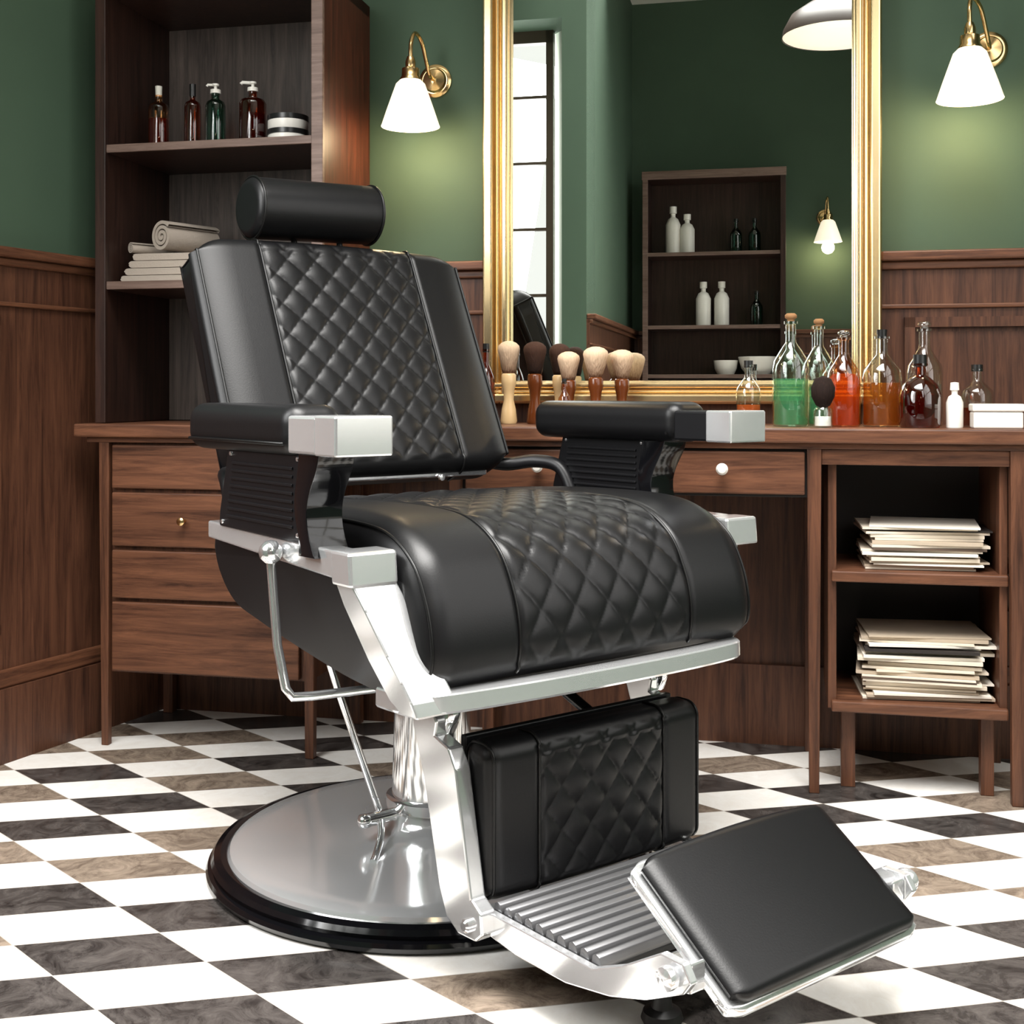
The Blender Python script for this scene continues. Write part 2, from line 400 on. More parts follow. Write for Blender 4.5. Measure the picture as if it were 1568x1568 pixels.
ML,MR=(-.137,.35),(.770,.35)
wains('back_right',R1,MR,1.09,[(.02,.68,.30,.965)])
wains('back_left',ML,R2,1.09)
seg('panel_board_low',MR,ML,0,.772,-.014,0,M_wain,empty('trim_back_centre'))
seg('baseboard_back',MR,ML,0,.18,-.026,0,M_wain)
wains('left',R2,R3,1.09,[(.55,.9,.28,.965),(.95,1.4,.28,.965)])
wains('front',R6,R0); wains('partition',R5,R6); wains('side',R3,R4)
# ------------------------------------------------------------------ mirror
mq=.335
e=empty('wall_mirror',tuple(O),-TB)
mp0,mp1,mz0,mz1=-.138,.771,.772,2.05
box('mirror_glass',(mp0+.04,mq-.012,mz0+.02),(mp1-.04,mq-.006,mz1-.04),M_mirror,e,bevel=0)
box('mirror_backing',(mp0+.02,mq-.004,mz0+.01),(mp1-.02,mq+.012,mz1-.02),M_dark,e,bevel=0)
def framebar(name,x0,x1,z0,z1,vert):
    lst=[]
    for k,(a,b,d) in enumerate(((0,1,.014),(.06,.42,.042),(.46,.62,.026),(.68,.92,.033))):
        if vert: lst.append(((x0+(x1-x0)*a,mq-.012-d,z0),(x0+(x1-x0)*b,mq-.010,z1)))
        else: lst.append(((x0,mq-.012-d,z0+(z1-z0)*a),(x1,mq-.010,z0+(z1-z0)*b)))
    lst=[((min(l[0],h[0]),l[1],min(l[2],h[2])),(max(l[0],h[0]),h[1],max(l[2],h[2]))) for l,h in lst]
    boxes(name,lst,M_gold,e,bevel=.0055,bseg=3)
framebar('frame_left',mp0,mp0+.068,mz0,mz1,True)
framebar('frame_right',mp1,mp1-.064,mz0,mz1,True)
framebar('frame_bottom',mp0,mp1,mz0,mz0+.054,False)
framebar('frame_top',mp0,mp1,mz1,mz1-.062,False)
# ------------------------------------------------------------------ bookcases
def bookcase(p0,p1,q0,q1,z0,z1,shelves,flip=False,name='bookcase'):
    cx=(p0+p1)/2; cy=(q0+q1)/2
    loc=W(cx,cy,0); e=empty(name,tuple(loc),-TB+(pi if flip else 0))
    w=(p1-p0)/2; d=(q1-q0)/2
    box('side_left',(-w,-d,z0),(-w+.022,d,z1),M_shelf,e)
    box('side_right',(w-.022,-d,z0),(w,d,z1),M_shelfside_lit if not flip else M_shelf,e)
    box('face_stile_left',(-w-.001,-d-.006,z0),(-w+.025,-d+.006,z1),M_shelf,e)
    box('face_stile_right',(w-.026,-d-.006,z0),(w+.001,-d+.006,z1-.002),M_edge,e)
    box('back_panel',(-w+.02,d-.012,z0),(w-.02,d-.002,z1),M_shelfback if not flip else M_shelf,e)
    box('top_board',(-w,-d,z1-.03),(w,d,z1),M_shelf,e)
    box('top_face_rail',(-w-.004,-d-.010,z1-.035),(w+.004,-d+.004,z1+.006),M_shelf if not flip else M_edge,e)
    for i,z in enumerate(shelves):
        box('shelf_%d'%(i+1),(-w+.022,-d+.006,z-.018),(w-.022,d-.012,z),M_shelf,e)
        box('shelf_edge_%d'%(i+1),(-w+.022,-d+.000,z-.018),(w-.022,-d+.007,z+.0005),M_edge,e)
    return e
bookcase(-.979,-.429,.02,.333,.729,1.74,(1.052,1.365))
bookcase(-.13,.56,-3.155,-2.93,0,1.88,(.4,.885,1.126,1.485),flip=True)
# ------------------------------------------------------------------ vanity desk
e=empty('vanity_desk',tuple(O),-TB)
zt=.728
box('desk_top',(-1.008,-.03,zt-.03),(1.32,.318,zt),M_woodx,e,bevel=.004)
box('desk_top_moulding',(-.985,-.012,zt-.042),(1.31,.31,zt-.03),M_woodx,e)
zb=zt-.042
box('pedestal_carcass',(-.955,.006,.165),(-.455,.31,zb),M_woodz,e)
for i,(a,b) in enumerate(((.58,.682),(.45,.575),(.333,.445),(.168,.328))):
    box('pedestal_drawer_%d'%i,(-.925,-.008,a+.002),(-.475,.01,b-.002),M_woodx,e,bevel=.003)
    if i==1:
        k=lathe('pedestal_knob_%d'%i,[(0,0),(.004,0),(.004,.012),(.009,.016),(.009,.022),(0,.026)],M_brass,e,loc=(-.745,-.008,(a+b)/2),segs=20); k.rotation_euler=(pi/2,0,0)
legs=[(-.955,-.93),(-.465,-.437),(-.135,-.108),(.604,.632),(.985,1.015),(1.28,1.31)]
for i,(a,b) in enumerate(legs):
    w=(b-a)
    V=[(a,-.012,zb),(b,-.012,zb),(b,-.012+w,zb),(a,-.012+w,zb),(a+.004,-.008,0),(b-.004,-.008,0),(b-.004,-.016+w,0),(a+.004,-.016+w,0)]
    mesh('front_leg_%d'%i,V,[(0,1,2,3),(4,5,6,7),(0,1,5,4),(1,2,6,5),(2,3,7,6),(3,0,4,7)],M_woodz,e,bevel=.002)
    box('rear_leg_%d'%i,(a,.285,0),(b,.31,zb),M_woodz,e)
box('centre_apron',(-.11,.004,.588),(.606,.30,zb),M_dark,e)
box('centre_drawer',(-.10,-.008,.594),(.600,.008,zb-.006),M_woodx,e,bevel=.003)
box('left_apron',(-.437,-.004,.64),(-.135,.012,zb),M_woodx,e)
for i,x in enumerate((.06,.438)):
    k=lathe('centre_knob_%d'%i,[(0,0),(.006,0),(.005,.012),(.011,.018),(.012,.024),(.008,.030),(0,.032)],M_white,e,loc=(x,-.008,.645),segs=24); k.rotation_euler=(pi/2,0,0)
box('cabinet_side_left',(.645,.02,.165),(.662,.30,zb),M_woodz,e)
box('cabinet_side_right',(.97,.02,.165),(.985,.30,zb),M_woodz,e)
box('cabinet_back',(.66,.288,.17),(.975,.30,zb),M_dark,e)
for i,z in enumerate((.183,.443)):
    box('cabinet_shelf_%d'%i,(.652,.006,z-.022),(.985,.29,z),M_woodx,e,bevel=.003)
box('cabinet_foot_left',(.672,.05,0),(.70,.08,.165),M_woodz,e); box('cabinet_foot_right',(.94,.05,0),(.965,.08,.165),M_woodz,e)
box('right_apron',(.632,-.006,.655),(.985,.01,zb),M_woodx,e)
box('cabinet2_shelf',(1.015,.006,.42),(1.28,.29,.443),M_woodx,e)
def magazines(z0,n,p0,p1):
    V=[];F=[];z=z0
    cx=(p0+p1)/2
    for i in range(n):
        t=random.uniform(.0035,.0075); w=(p1-p0)/2*random.uniform(.84,1.0); d=.095
        a=random.uniform(-.09,.09); ox=random.uniform(-.012,.012); oy=random.uniform(-.014,.014)
        v,f=boxvf((-w,-d,z),(w,d,z+t-.0006)); m=len(V)
        V+=[(cx+ox+x*math.cos(a)-y*math.sin(a),.14+oy+x*math.sin(a)+y*math.cos(a),zz) for x,y,zz in v]
        F+=[tuple(j+m for j in q) for q in f]; z+=t
    c=W(cx,.14,z0)
    V=[(x-cx,y-.14,zz-z0) for x,y,zz in V]
    return mesh('magazine_stack',V,F,M_mag,loc=tuple(c),rz=-TB)
magazines(.444,17,.710,.955); magazines(.184,24,.705,.955)
# ------------------------------------------------------------------ sconces
def sconce(p,q,z,sgn=1,off=-.012):
    e=empty('wall_sconce',tuple(W(p,q,z)),-TB+(0 if sgn>0 else pi))
    pl=lathe('back_plate',[(0,-.0),(.040,0),(.040,.006),(.034,.010),(.030,.010),(.026,.016),(.010,.020),(0,.022)],M_brass,e,segs=40); pl.rotation_euler=(pi/2,0,0)
    o=off
    tube('curved_arm',[(0,-.018,0),(o*.1,-.045,.004),(o*.25,-.062,.030),(o*.5,-.085,.072),(o*.85,-.115,.086),(o,-.138,.058),(o,-.142,.015),(o,-.142,-.01)],.0048,M_brass,e,smooth_k=6)
    lathe('lamp_holder',[(0,.02),(.008,.02),(.012,.008),(.012,-.004),(.020,-.008),(.021,-.026),(.025,-.032),(.025,-.038),(0,-.038)],M_brass,e,loc=(o,-.142,0.004),segs=32)
    lathe('glass_shade',[(.024,-.034),(.034,-.044),(.044,-.072),(.056,-.106),(.066,-.136),(.068,-.142),(.064,-.140),(.053,-.106),(.041,-.072),(.031,-.046),(.022,-.036)],M_shade,e,loc=(o,-.142,0.004),segs=48,sharp=60)
    lathe('light_bulb',[(0,-.05),(.012,-.055),(.02,-.080),(.022,-.098),(.016,-.115),(0,-.12)],M_shade,e,loc=(o,-.142,0),segs=24,sharp=80)
    L=bpy.data.lights.new('sconce_light','POINT'); L.energy=2.7; L.color=(1,.74,.44); L.shadow_soft_size=.03
    lo=bpy.data.objects.new('sconce_light',L); link(lo); lo.location=(o,-.142,-.165); lo.parent=e
sconce(-.267,.35,1.553,off=-.02); sconce(.999,.35,1.553,off=-.058); sconce(.75,-3.2,1.67,-1)
e=empty('pendant_lamp',tuple(W(.76,-1.85,2.20)))
lathe('pendant_shade',[(.215,0),(.21,.03),(.18,.085),(.12,.125),(.06,.145),(.04,.16),(.035,.20),(0,.20)],simple('dark_enamel',srgb(46,36,30),rough=.35),e)
lathe('pendant_diffuser',[(0,-.004),(.12,-.003),(.205,.000),(.212,.004)],M_shade,e,sharp=80)
tube('pendant_rod',[(0,0,.2),(0,0,ZC-2.20)],.006,M_brass,e)
# ------------------------------------------------------------------ bottles & things
def bottle(name,p,q,z,h,r,gl,liq=None,fill=.5,cap='cork',capmat=None,shape='shoulder',neck=.3):
    e=empty(name,tuple(W(p,q,z+.0005)),-TB)
    if shape=='shoulder':
        out=[(0,0),(r*.93,0),(r,.02*h),(r,.50*h),(r*.93,.58*h),(r*.60,.67*h),(r*neck*1.1,.74*h),(r*neck,.78*h),(r*neck,.90*h),(r*neck*1.35,.905*h),(r*neck*1.35,.93*h),(r*neck*.8,.93*h)]
    elif shape=='cyl':
        out=[(0,0),(r*.95,0),(r,.02*h),(r,.66*h),(r*.85,.72*h),(r*neck*1.1,.76*h),(r*neck,.78*h),(r*neck,.86*h),(r*neck*.7,.86*h)]
    else:
        out=[(0,0),(r*.9,0),(r,.05*h),(r,.45*h),(r*.85,.58*h),(r*.5,.68*h),(r*neck,.72*h),(r*neck,.84*h),(r*neck*1.4,.85*h),(r*neck*1.4,.88*h),(r*neck*.7,.88*h)]
    lathe('glass_body',out,gl,e,segs=32,sharp=50)
    if liq:
        f=fill*h; rr=r*.92
        lathe('liquid',[(0,.015*h),(rr*.95,.015*h),(rr,.03*h),(rr,min(f,.49*h)),(rr*.98 if f<=.5*h else rr*.7,f),(0,f)],liq,e,segs=32,sharp=50)
    top=out[-1][1]; rn=r*neck
    cm=capmat or M_cork
    if cap=='cork': lathe('stopper',[(0,top-.02*h),(rn*.85,top-.02*h),(rn*.95,h),(0,h)],cm,e,segs=20)
    elif cap=='ball': lathe('stopper',[(0,top),(rn*.8,top),(rn*.7,top+.015*h),(rn*1.2,top+.03*h),(rn*1.2,h*.985),(rn*.8,h),(0,h)],cm,e,segs=24,sharp=60)
    elif cap=='pump':
        lathe('pump_collar',[(0,top-.01*h),(rn*1.35,top-.01*h),(rn*1.3,top+.05*h),(rn*.4,top+.055*h),(rn*.4,h*.97),(rn*.9,h*.97),(rn*.9,h),(0,h)],cm,e,segs=20)
        tube('pump_spout',[(0,0,h*.985),(-r*.7,-r*.3,h*.985),(-r*.8,-r*.33,h*.96)],r*.13,cm,e,segs=8)
    else: lathe('screw_cap',[(0,top-.04*h),(rn*1.25,top-.04*h),(rn*1.25,h),(0,h)],cm,e,segs=24)
    return e
bottle('tonic_bottle',.573,.10,zt,.235,.038,G_green,L_green,.42,'ball',M_cork,neck=.27)
bottle('tonic_bottle',.632,.19,zt,.228,.034,G_green,L_green,.36,'ball',M_cork,neck=.27)
bottle('tonic_bottle',.680,.11,zt,.198,.034,G_amber,L_orange,.55,'ball',G_clear)
bottle('tonic_bottle',.757,.12,zt,.200,.040,G_clear,L_amber,.45,'cork',M_blackcap,neck=.28)
bottle('glass_decanter',.848,.19,zt,.220,.037,G_clear,L_clear,.4,'ball',G_clear,neck=.32)
bottle('lotion_bottle',.826,.06,zt,.146,.041,G_red,L_red,.45,'screw',M_blackcap,'pot',neck=.26)
bottle('aftershave_bottle',.950,.17,zt,.128,.033,G_clear,L_red,.3,'screw',M_blackcap,'shoulder',neck=.28)
bottle('aftershave_bottle',.485,.14,zt,.138,.026,G_clear,L_orange,.32,'screw',M_blackcap)
bottle('aftershave_bottle',-.095,.16,zt,.18,.02,G_red,L_red,.4,'screw',M_blackcap)
bottle('aftershave_bottle',.094,.10,zt,.10,.014,G_amber,L_amber,.4,'screw',M_blackcap)
lathe('dispenser_bottle',[(0,0),(.016,0),(.0165,.004),(.0165,.05),(.012,.062),(.006,.066),(.006,.074),(.009,.075),(.008,.09),(0,.091)],M_white,None,tuple(W(.892,.06,zt+.0005)),segs=24)
e=empty('soap_box',tuple(W(.968,.045,zt+.0005)),-TB)
box('box_base',(-.046,-.028,0),(.046,.028,.032),M_white,e,bevel=.003); box('box_lid',(-.048,-.03,.033),(.048,.03,.048),M_white,e,bevel=.003)
e=empty('powder_puff_jar',tuple(W(.636,.028,zt+.0005)))
lathe('jar',[(0,0),(.018,0),(.019,.004),(.019,.034),(.015,.04)],G_clear,e,segs=28); lathe('powder',[(0,.003),(.016,.003),(.016,.022),(0,.022)],M_white,e,segs=28)
lathe('puff',[(0,.036),(.014,.044),(.023,.062),(.024,.080),(.016,.098),(0,.104)],M_bristle2,e,segs=28,sharp=90)
def brush(p,q,h,hr,bm_,hm):
    e=empty('shaving_brush',tuple(W(p,q,zt+.0005)))
    k=h/.17
    lathe('handle',[(0,0),(.017,0),(.019,.006*k),(.016,.03*k),(.011,.05*k),(.013,.070*k),(.0165,.082*k),(.0165,.100*k),(.0135,.104*k),(0,.104*k)],hm,e,segs=28,sharp=60)
    prof=[(0,.103),(.0135,.103),(.0165,.112),(hr*.78,.128),(hr*.95,.146),(hr,.154),(hr*.93,.161),(hr*.66,.167),(hr*.3,.1705),(0,.171)]
    lathe('bristles',prof,bm_,e,segs=28,sharp=90).scale=(1,1,k)
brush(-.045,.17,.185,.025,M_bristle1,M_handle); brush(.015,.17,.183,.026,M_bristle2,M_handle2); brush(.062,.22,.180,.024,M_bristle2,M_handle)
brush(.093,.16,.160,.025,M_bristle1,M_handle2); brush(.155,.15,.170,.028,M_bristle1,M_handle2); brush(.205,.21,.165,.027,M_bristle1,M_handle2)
zs=1.3655
bottle('oil_bottle',-.883,.13,zs,.155,.024,G_amber,L_red,.5,'cork',M_cream,'cyl',neck=.36)
bottle('oil_bottle',-.796,.13,zs,.155,.019,G_red,None,.5,'screw',M_blackcap,'cyl',neck=.32)
bottle('pump_bottle',-.733,.12,zs,.150,.023,G_dgreen,None,.5,'pump',M_white,'cyl',neck=.4)
bottle('pump_bottle',-.640,.12,zs,.150,.031,G_red,L_red,.5,'pump',M_white,'cyl',neck=.3)
e=empty('pomade_jars',tuple(W(-.553,.12,zs)))
lathe('jar_lower',[(0,0),(.044,0),(.046,.004),(.046,.020),(.044,.022),(0,.022)],M_white,e); lathe('jar_lid',[(0,.022),(.047,.022),(.047,.033),(0,.033)],M_blackcap,e)
lathe('jar_upper',[(0,.033),(.044,.033),(.046,.037),(.046,.054),(0,.055)],M_white,e); lathe('jar_top_lid',[(0,.055),(.047,.055),(.047,.066),(0,.067)],M_blackcap,e)
# towels
e=empty('folded_towels',tuple(W(-.845,.15,1.0525)),-TB)
for i in range(4):
    t=.0175; z=i*t; w=.100-.007*i
    prof=[]
    for k in range(13):
        a=pi/2+pi*k/12; prof.append((-w+ .008+.0078*math.cos(a), z+t/2+.0078*math.sin(a)))
    prof+= [(w,z+.0012),(w+.003,z+t/2),(w,z+t-.0012)]
    prism('towel_fold_%d'%i,[(x+random.uniform(-.0015,.0015),y) for x,y in prof],lambda a,x,y:(x,a,y),-.085+.006*i,.085,M_towel,e,bevel=0,smooth=True)
def roll(name,c,r,L,ang,turns=3.0):
    n=110; V=[];F=[]
    pts=[];inner=[]
    th=r*.88/turns*.70
    for i in range(n+1):
        t=i/n; a=t*turns*2*pi+2.4; rr=r*(.12+.88*t); pts.append((rr*math.cos(a),rr*math.sin(a)))
        r2=max(.0005,rr-th); inner.append((r2*math.cos(a),r2*math.sin(a)))
    for x0 in (-L/2,L/2):
        for x,y in pts: V.append((x0,x,y))
        for x,y in inner: V.append((x0,x,y))
    m=n+1
    for i in range(n):
        F.append((i,i+1,m+i+1,m+i)); F.append((2*m+i,2*m+i+1,3*m+i+1,3*m+i))
        F.append((i,i+1,2*m+i+1,2*m+i)); F.append((m+i,m+i+1,3*m+i+1,3*m+i))
    R=Matrix.Rotation(ang,4,'Z'); V=[tuple(R@Vector(v)+Vector(c)) for v in V]
    return mesh(name,V,F,M_towel,e,smooth=True,autosm=60)
roll('rolled_towel_front',(-.055,-.02,.070+.013),.014,.11,1.0)
roll('rolled_towel_top',(.025,.0,.070+.038),.038,.15,1.15)
for p,zz,h in ((.02,1.4855,.20),(-.05,1.4855,.24),(.10,1.1265,.22),(.19,1.1265,.22)):
    lathe('dispenser_bottle',[(0,0),(.035,0),(.037,.01),(.037,h*.62),(.025,h*.74),(.012,h*.78),(.012,h*.85),(.018,h*.86),(.018,h),(0,h)],M_white,None,tuple(W(p+.06,-3.04,zz)),segs=24)
for p,zz in ((.41,1.4855),(.32,1.4855),(.42,1.1265)):
    bottle('oil_bottle',p,-3.04,zz,.17,.03,G_dgreen,None,.4,'screw',M_blackcap)
lathe('stand_in_bowl',[(0,0),(.06,0),(.085,.03),(.10,.085),(.097,.087),(.08,.035),(0,.012)],M_white,None,tuple(W(.43,-3.03,.8855)),segs=40)  # added bowl, stands in for a chair's white part in the mirror view
lathe('shaving_bowl',[(0,0),(.04,0),(.055,.03),(.06,.07),(.057,.07),(.05,.03),(0,.012)],M_white,None,tuple(W(.27,-3.03,.8855)),segs=40)
# ------------------------------------------------------------------ BARBER CHAIR
CH=empty('barber_chair',(-.1368,2.13,0),math.radians(38))
mp=lambda u,v,z:(u,-v,z)
lathe('base_rubber_ring',[(0,.001),(.362,.001),(.374,.004),(.378,.012),(.375,.018),(.367,.020),(.370,.027),(.365,.034),(.354,.038),(.344,.036),(.339,.030)],M_blackgloss,CH,segs=128,sharp=30)
lathe('base_chrome_disc',[(.345,.030),(.339,.041),(.329,.045),(.30,.047),(.20,.051),(.13,.056),(.095,.064),(.080,.075),(.074,.088),(.0735,.10),(.066,.102),(.066,.10)],M_disc,CH,segs=128,sharp=30)
lathe('hydraulic_column',[(.0,.06),(.0695,.06),(.069,.12),(.066,.22),(.064,.30),(.063,.335),(.0,.335)],M_col,CH,segs=64)
lathe('column_collar',[(.072,.094),(.079,.096),(.079,.112),(.072,.116),(.066,.116)],M_chrome,CH,segs=64)
box('swivel_plate',(-.11,-.20,.335),(.11,.10,.352),M_blackgloss,CH,bevel=.004)
box('under_frame_left',(-.13,-.34,.345),(-.10,.06,.40),M_blacksat,CH,bevel=.003)
box('under_frame_right',(.10,-.34,.345),(.13,.06,.40),M_blacksat,CH,bevel=.003)
shell=catmull([(-.06,.575),(-.072,.52),(-.045,.472),(.03,.45),(.138,.428),(.26,.408),(.35,.400),(.40,.398)],5)
shell=[tuple(p) for p in shell]+[(.405,.43),(.36,.56),(.35,.575)]
prism('seat_shell',shell,lambda u,v,z:(u*(1-.12*max(0,(.56-z))/.16*(1 if u<0 else 1.7)),-v,z),-.37,.37,M_blacksat,CH,bevel=.0)
sp=[(-.17,.585),(-.15,.612),(-.05,.622),(.10,.630),(.26,.631),(.345,.620),(.405,.585),(.437,.535),(.452,.485),(.453,.445),(.440,.420),(.405,.410),(.25,.44),(.05,.47),(-.12,.53)]
sp=[tuple(p) for p in catmull(sp,8,True)]
qm=lambda P,N:max(0,min(1,((P.x>-.14)*1.0)*((N.x*.6+N.y)>.15 or N.x>.5)*(1 if P.y>.432 else 0)))
cushion('seat_cushion',sp,.314,.034,.045,M_leather,CH,mp,quilt=dict(Wq=.165,dx=.062,dy=.078,amp=.0058,mask=qm),nu=200,n=320,
  pipes=[(-.165,lambda P,N:P.y>.42 and (N.y>.1 or N.x>.2)),(.165,lambda P,N:P.y>.42 and (N.y>.1 or N.x>.2)),(-.303,lambda P,N:True),(.303,lambda P,N:True)],pipemat=M_pipe)
for s in (-1,1):
    t='left' if s<0 else 'right'
    kk=.30 if s<0 else .62
    mb_=lambda u,v,z,s=s,kk=kk:(u-s*kk*max(0,.55-z),-v,z)
    prism('side_rail_'+t,[(-.05,.600),(.3775,.591),(.3775,.553),(-.05,.574)],mp,s*.388,s*.352,M_satin,CH,bevel=.003)
    prism('corner_block_'+t,[(.335,.593),(.384,.593),(.388,.548),(.338,.548)],mp,s*.391,s*.318,M_satin,CH,bevel=.004)
    band=[(.384,.550),(.400,.52),(.425,.465),(.443,.432),(.454,.408),(.459,.386),(.41,.384),(.395,.41),(.372,.45),(.345,.52),(.340,.55)]
    if s>0: band=[(a-.035,b) for a,b in band]
    prism('front_band_'+t,band,mb_,s*.386,s*(.318 if s<0 else .34),M_satin,CH,bevel=.003)
path=catmull([(-.342,.37),(-.340,.41),(-.325,.440),(-.285,.461),(-.15,.473),(0,.476),(.15,.473),(.25,.463),(.278,.445),(.286,.415),(.287,.38)],6)
V=[];F=[];n=len(path)
for i,pp in enumerate(path):
    d=(path[min(i+1,n-1)]-path[max(i-1,0)]).normalized(); nr=Vector((-d.y,d.x))
    for off,z in ((-.002,.4125),(0,.4105),(.0005,.390),(-.002,.3865),(-.030,.384),(-.030,.4125)):
        q=pp+nr*off; V.append((q.x,-q.y,z))
for i in range(n-1):
    for k in range(6):
        l=(k+1)%6; F.append((i*6+k,i*6+l,(i+1)*6+l,(i+1)*6+k))
F.append(tuple(range(6))); F.append(tuple((n-1)*6+k for k in range(6)))
mesh('front_bottom_rail',V,F,M_satin,CH,smooth=True,autosm=28)
for s in (-1,1):
    t='left' if s<0 else 'right'
    dv=0 if s<0 else -.10
    pr=rrect(.322,.412,.712,.783,.026)
    ctr=.09 if s<0 else .065; hl=.172 if s<0 else .197
    mv=lambda a,x,y,s=s,ctr=ctr:(s*x,-(ctr+a) ,y)
    cushion('arm_pad_'+t,pr,hl,.026,.026,M_leather,CH,mv,nu=20,n=60)
    tube('arm_pad_piping_'+t,[(s*.322,-.24,.729),(s*.412,-.24,.729),(s*.4135,.06,.729),(s*.33,.0805,.729)],.0025,M_pipe,CH,segs=8)
    box('arm_cap_side_'+t,(min(s*.326,s*.411),-.334,.717),(max(s*.326,s*.411),-.255,.768),M_satin if s<0 else M_blacksat,CH,bevel=.004)
    box('arm_cap_front_'+t,(min(s*.325,s*.412),-.386,.716),(max(s*.325,s*.412),-.330,.769),M_satin,CH,bevel=.003)
    poly=[(.03,.716),(.262,.716),(.245,.66),(.262,.592),(-.002,.596),(.0,.62)]
    poly=[(a+dv,b) for a,b in poly]
    prism('arm_support_'+t,poly,mp,s*.392,s*.352,M_blacksat,CH,bevel=.004)
    for k in range(8):
        z=.614+k*.0115; v0=.012+ (z-.60)*.25
        box('arm_rib_%s_%d'%(t,k),(min(s*.3945,s*.3495),-.236-dv,z-.0022),(max(s*.3945,s*.3495),-v0-.012-dv,z+.0022),M_blacksat,CH,bevel=.001)
    for k,(v,z) in enumerate(((.042,.708),(.25,.708),(.012,.604),(.25,.604))):
        for sd in (1,-1):
            ux=s*(.392 if sd>0 else .352)
            sc_=lathe('screw_%s_%d'%(t,k),[(0,0),(.0035,0),(.003,.002),(0,.003)],M_chrome,CH,loc=(ux,-v-dv,z),segs=16); sc_.rotation_euler=(0,s*sd*pi/2,0)
    fr_=catmull([(.318,.716),(.310,.695),(.292,.665),(.284,.640),(.288,.612),(.306,.578)],6)
    bk_=catmull([(.262,.578),(.262,.60),(.252,.63),(.250,.655),(.258,.69),(.262,.716)],6)
    post=[(p.x+dv,p.y) for p in fr_]+[(p.x+dv,p.y) for p in bk_]
    prism('arm_front_post_'+t,post,mp,s*.398,s*.342,M_blackgloss,CH,bevel=.005,bseg=3,smooth=True)
# backrest
eh=Vector((-.426,.905)); et=Vector((.905,.426)); B0=Vector((-.147,.688))
def mb(u,a,b):
    q=B0+et*a+eh*b; return (u,-q.x,q.y)
bp=rrect(-.088,0,-.034,.440,.03,8)
fm=lambda P,N:1.0 if (N.x>.6 and -.01<P.y<.425) else 0.0
cushion('backrest_cushion',bp,.294,.024,.07,M_leather,CH,mb,quilt=dict(Wq=.165,dx=.058,dy=.062,amp=.0054,mask=fm),nu=190,n=320,crown=.012,
  pipes=[(-.165,lambda P,N:N.x>-.2 ),(.165,lambda P,N:N.x>-.2),(-.283,lambda P,N:True),(.283,lambda P,N:True)],pipemat=M_pipe)
box('back_lower_bar',(-.23,.150,.640),(.23,.168,.652),M_chrome,CH,bevel=.003)
for s in (-1,1):
    t='left' if s<0 else 'right'
    tube('back_bracket_'+t,[(s*.25,.19,.665),(s*.29,.165,.658),(s*.325,.12,.665),(s*.345,.07,.655),(s*.35,.04,.61),(s*.35,.03,.575)],.013,M_blacksat,CH,smooth_k=6)
    lathe('back_bolt_'+t,[(0,0),(.006,0),(.006,.006),(0,.008)],M_chrome,CH,loc=(s*.12,.148,.64),segs=12).rotation_euler=(pi/2,0,0)
hc=Vector((-.360,1.147))
circ=[(.058*math.cos(2*pi*i/48),.058*math.sin(2*pi*i/48)) for i in range(48)]
def mh(u,a,b):
    q=hc+et*a+eh*b; return (u-.034,-q.x,q.y+.03*u)
cushion('headrest_roll',circ,.138,.016,.016,M_leather,CH,mh,nu=30,n=64,pipes=[(-.127,lambda P,N:True),(.127,lambda P,N:True)],pipemat=M_pipe)
for s in (-1,1): tube('headrest_stem_%s'%('left' if s<0 else 'right'),[(s*.05-.02,.37,1.12),(s*.05-.02,.36,1.04)],.006,M_blacksat,CH)
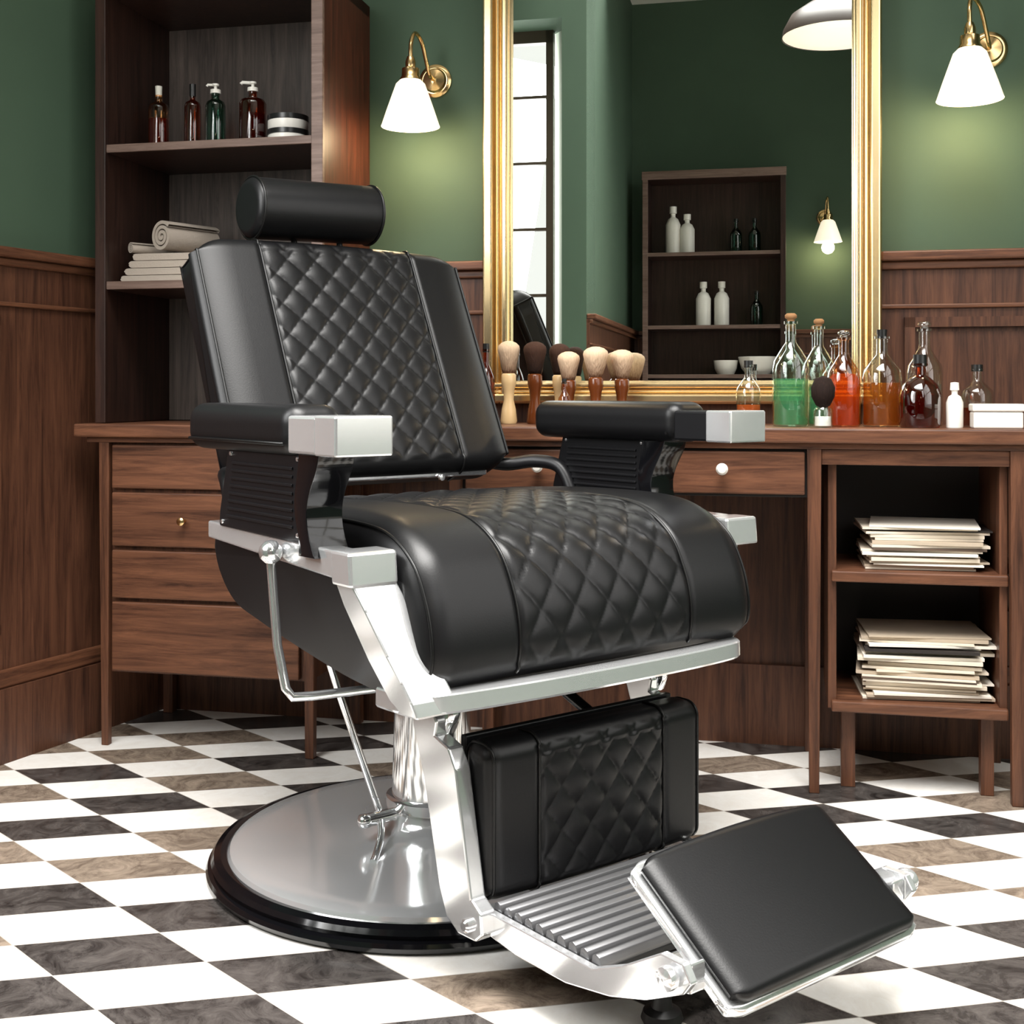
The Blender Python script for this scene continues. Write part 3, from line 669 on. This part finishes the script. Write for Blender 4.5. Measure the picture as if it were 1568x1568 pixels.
# legrest
lp=rrect(.372,.436,.110,.325,.024,8)
fl=lambda P,N:1.0 if (N.x>.6 and .125<P.y<.312) else 0.0
cushion('legrest_cushion',lp,.204,.018,.022,M_leather,CH,mp,quilt=dict(Wq=.120,dx=.054,dy=.062,amp=.0055,mask=fl),nu=130,n=220,crown=.006,
  pipes=[(-.120,lambda P,N:N.x>-.2),(.120,lambda P,N:N.x>-.2),(-.196,lambda P,N:True),(.196,lambda P,N:True)],pipemat=M_pipe)
box('legrest_back_plate',(-.200,-.374,.108),(.200,-.362,.325),M_blacksat,CH,bevel=.002)
for s in (-1,1):
    t='left' if s<0 else 'right'
    if s<0:
        bar=[(.285,.36),(.335,.362),(.350,.345),(.345,.325),(.378,.315),(.395,.29),(.430,.125),(.452,.112),(.455,.085),(.44,.072),(.40,.070),(.372,.085),(.355,.12),(.318,.26),(.29,.33)]
        u0,u1=-.232,-.207
    else:
        bar=[(.285,.36),(.335,.362),(.350,.345),(.345,.325),(.372,.315),(.372,.115),(.452,.106),(.455,.085),(.44,.072),(.40,.070),(.372,.085),(.355,.12),(.318,.26),(.29,.33)]
        u0,u1=.200,.180
    prism('legrest_side_bar_'+t,bar,mp,u0,u1,M_satin,CH,bevel=.003)
    tube('legrest_hook_'+t,[(s*.205,-.335,.33),(s*.203,-.345,.352),(s*.195,-.338,.372),(s*.19,-.345,.395)],.014,M_chrome,CH,smooth_k=6)
    sp2=[(.425,.108),(.648,.108),(.70,.130),(.765,.168),(.80,.168),(.812,.150),(.80,.134),(.74,.105),(.68,.086),(.60,.072),(.50,.070),(.43,.078)]
    prism('step_side_plate_'+t,sp2,mp,s*.212,s*.200,M_satin,CH,bevel=.002)
    kb=lathe('pivot_knob_'+t,[(0,-.01),(.008,-.01),(.008,.006),(.013,.008),(.014,.013),(.013,.019),(.006,.022),(0,.022)] if s<0 else [(0,-.01),(.010,-.01),(.010,.006),(.015,.010),(.017,.016),(.015,.024),(.008,.027),(0,.027)],M_satin,CH,loc=(s*.208,-.785,.150),segs=28); kb.rotation_euler=(0,s*pi/2,0)
    kb=lathe('side_bolt_'+t,[(0,0),(.009,0),(.009,.006),(.006,.009),(0,.009)],M_chrome,CH,loc=(s*.232 if s<0 else .2,-.425,.090),segs=24); kb.rotation_euler=(0,s*pi/2,0)
tube('pivot_axle',[(-.21,-.785,.15),(.21,-.785,.15)],.007,M_chrome,CH)
tube('gas_strut',[(.06,-.20,.36),(.10,-.36,.27)],.009,M_blackgloss,CH)
box('step_tray',(-.2,-.652,.094),(.2,-.43,.104),M_rubber,CH,bevel=.002)
nrib=10
for i in range(nrib):
    v0=.436+i*.0218
    prof=[(v0,.102),(v0+.003,.116),(v0+.010,.1195),(v0+.016,.1165),(v0+.0185,.108),(v0+.0185,.102)]
    prism('step_tread_%d'%i,prof,mp,-.199,.199,M_rib,CH,bevel=.001,smooth=True)
lathe('support_foot',[(0,0),(.024,0),(.027,.006),(.024,.015),(.014,.020),(.012,.030),(.012,.09),(0,.09)],M_rubber,CH,loc=(-.085,-.640,.001),segs=32)
box('support_crossbar',(-.2,-.655,.075),(.2,-.625,.092),M_satin,CH)
fc=Vector((.756,.172)); fh=Vector((-.824,.565)); ft=Vector((.565,.824))
def mf(u,a,b):
    q=fc+ft*a+fh*b; return (u,-q.x,q.y)
cushion('footrest_pad',rrect(0,.020,-.097,.097,.0098,6),.171,.010,.025,M_leather,CH,mf,nu=40,n=160,crown=.011)
cushion('footrest_frame',rrect(-.013,.004,-.103,.103,.005,4),.178,.004,.028,M_satin,CH,mf,nu=10,n=80)
for s in (-1,1):
    prism('footrest_bracket_%s'%('left' if s<0 else 'right'),[(.755,.145),(.80,.165),(.80,.13),(.77,.125)],mp,s*.175,s*.20,M_satin,CH,bevel=.003)
lathe('lever_ball',[(0,-.017),(.008,-.015),(.015,-.008),(.017,0),(.015,.008),(.008,.015),(0,.017)],M_chrome,CH,loc=(-.405,-.195,.577),segs=32,sharp=90)
tube('lever_rod',[(-.405,-.195,.565),(-.405,-.215,.45),(-.404,-.238,.395),(-.398,-.246,.384),(-.37,-.25,.382),(-.20,-.27,.38)],.0065,M_chrome,CH)
tube('brake_rod',[(-.20,.0,.36),(-.19,.0,.33),(-.10,.012,.10)],.006,M_chrome,CH)
tube('brake_hub',[(-.13,.0,.092),(-.06,.0,.092)],.011,M_chrome,CH)
lathe('brake_knob',[(0,-.012),(.010,-.009),(.013,0),(.010,.009),(0,.012)],M_chrome,CH,loc=(-.135,.0,.092),segs=20,sharp=90)
tube('brake_pedal',[(-.11,-.01,.088),(-.125,-.035,.075),(-.15,-.06,.058),(-.165,-.075,.053)],.006,M_chrome,CH,smooth_k=4)
# ------------------------------------------------------------------ lights
def area(name,loc,target,sx,sy,power,col=(1,1,1),spread=180):
    L=bpy.data.lights.new(name,'AREA'); L.shape='RECTANGLE'; L.size=sx; L.size_y=sy; L.energy=power; L.color=col
    L.spread=math.radians(spread)
    o=bpy.data.objects.new(name,L); link(o); o.location=loc
    d=Vector(target)-Vector(loc); o.rotation_euler=d.to_track_quat('-Z','Y').to_euler(); return o
area('ceiling_softlight',(0,1.2,2.74),(0,1.5,0),1.7,1.5,88,(1,.98,.95),90)
area('softbox_fill_right',tuple(W(1.66,-1.18,1.5)),tuple(W(0,-.9,.6)),1.5,1.5,14,(1,.98,.96))  # added softbox fill for the chair, set behind the right wall opening
area('window_daylight_left',tuple(W(-.77,-2.02,1.6)),tuple(W(.4,-1.0,1.2)),.72,1.3,26,(1,.99,.96))
area('left_softlight',tuple(W(-1.0,-1.45,1.5)),(-.2,1.9,.5),.5,1.3,12,(1,1,1),110)
area('right_softlight',tuple(W(1.3,-2.6,2.0)),(-.1,1.9,.4),.4,1.2,8,(1,1,1))
w=bpy.data.worlds.new('daylight'); sc.world=w; w.use_nodes=True
bg=w.node_tree.nodes['Background']; bg.inputs[0].default_value=(1,.98,.93,1); bg.inputs[1].default_value=1.2
sc.view_settings.view_transform='Standard'
sc.view_settings.look='None'
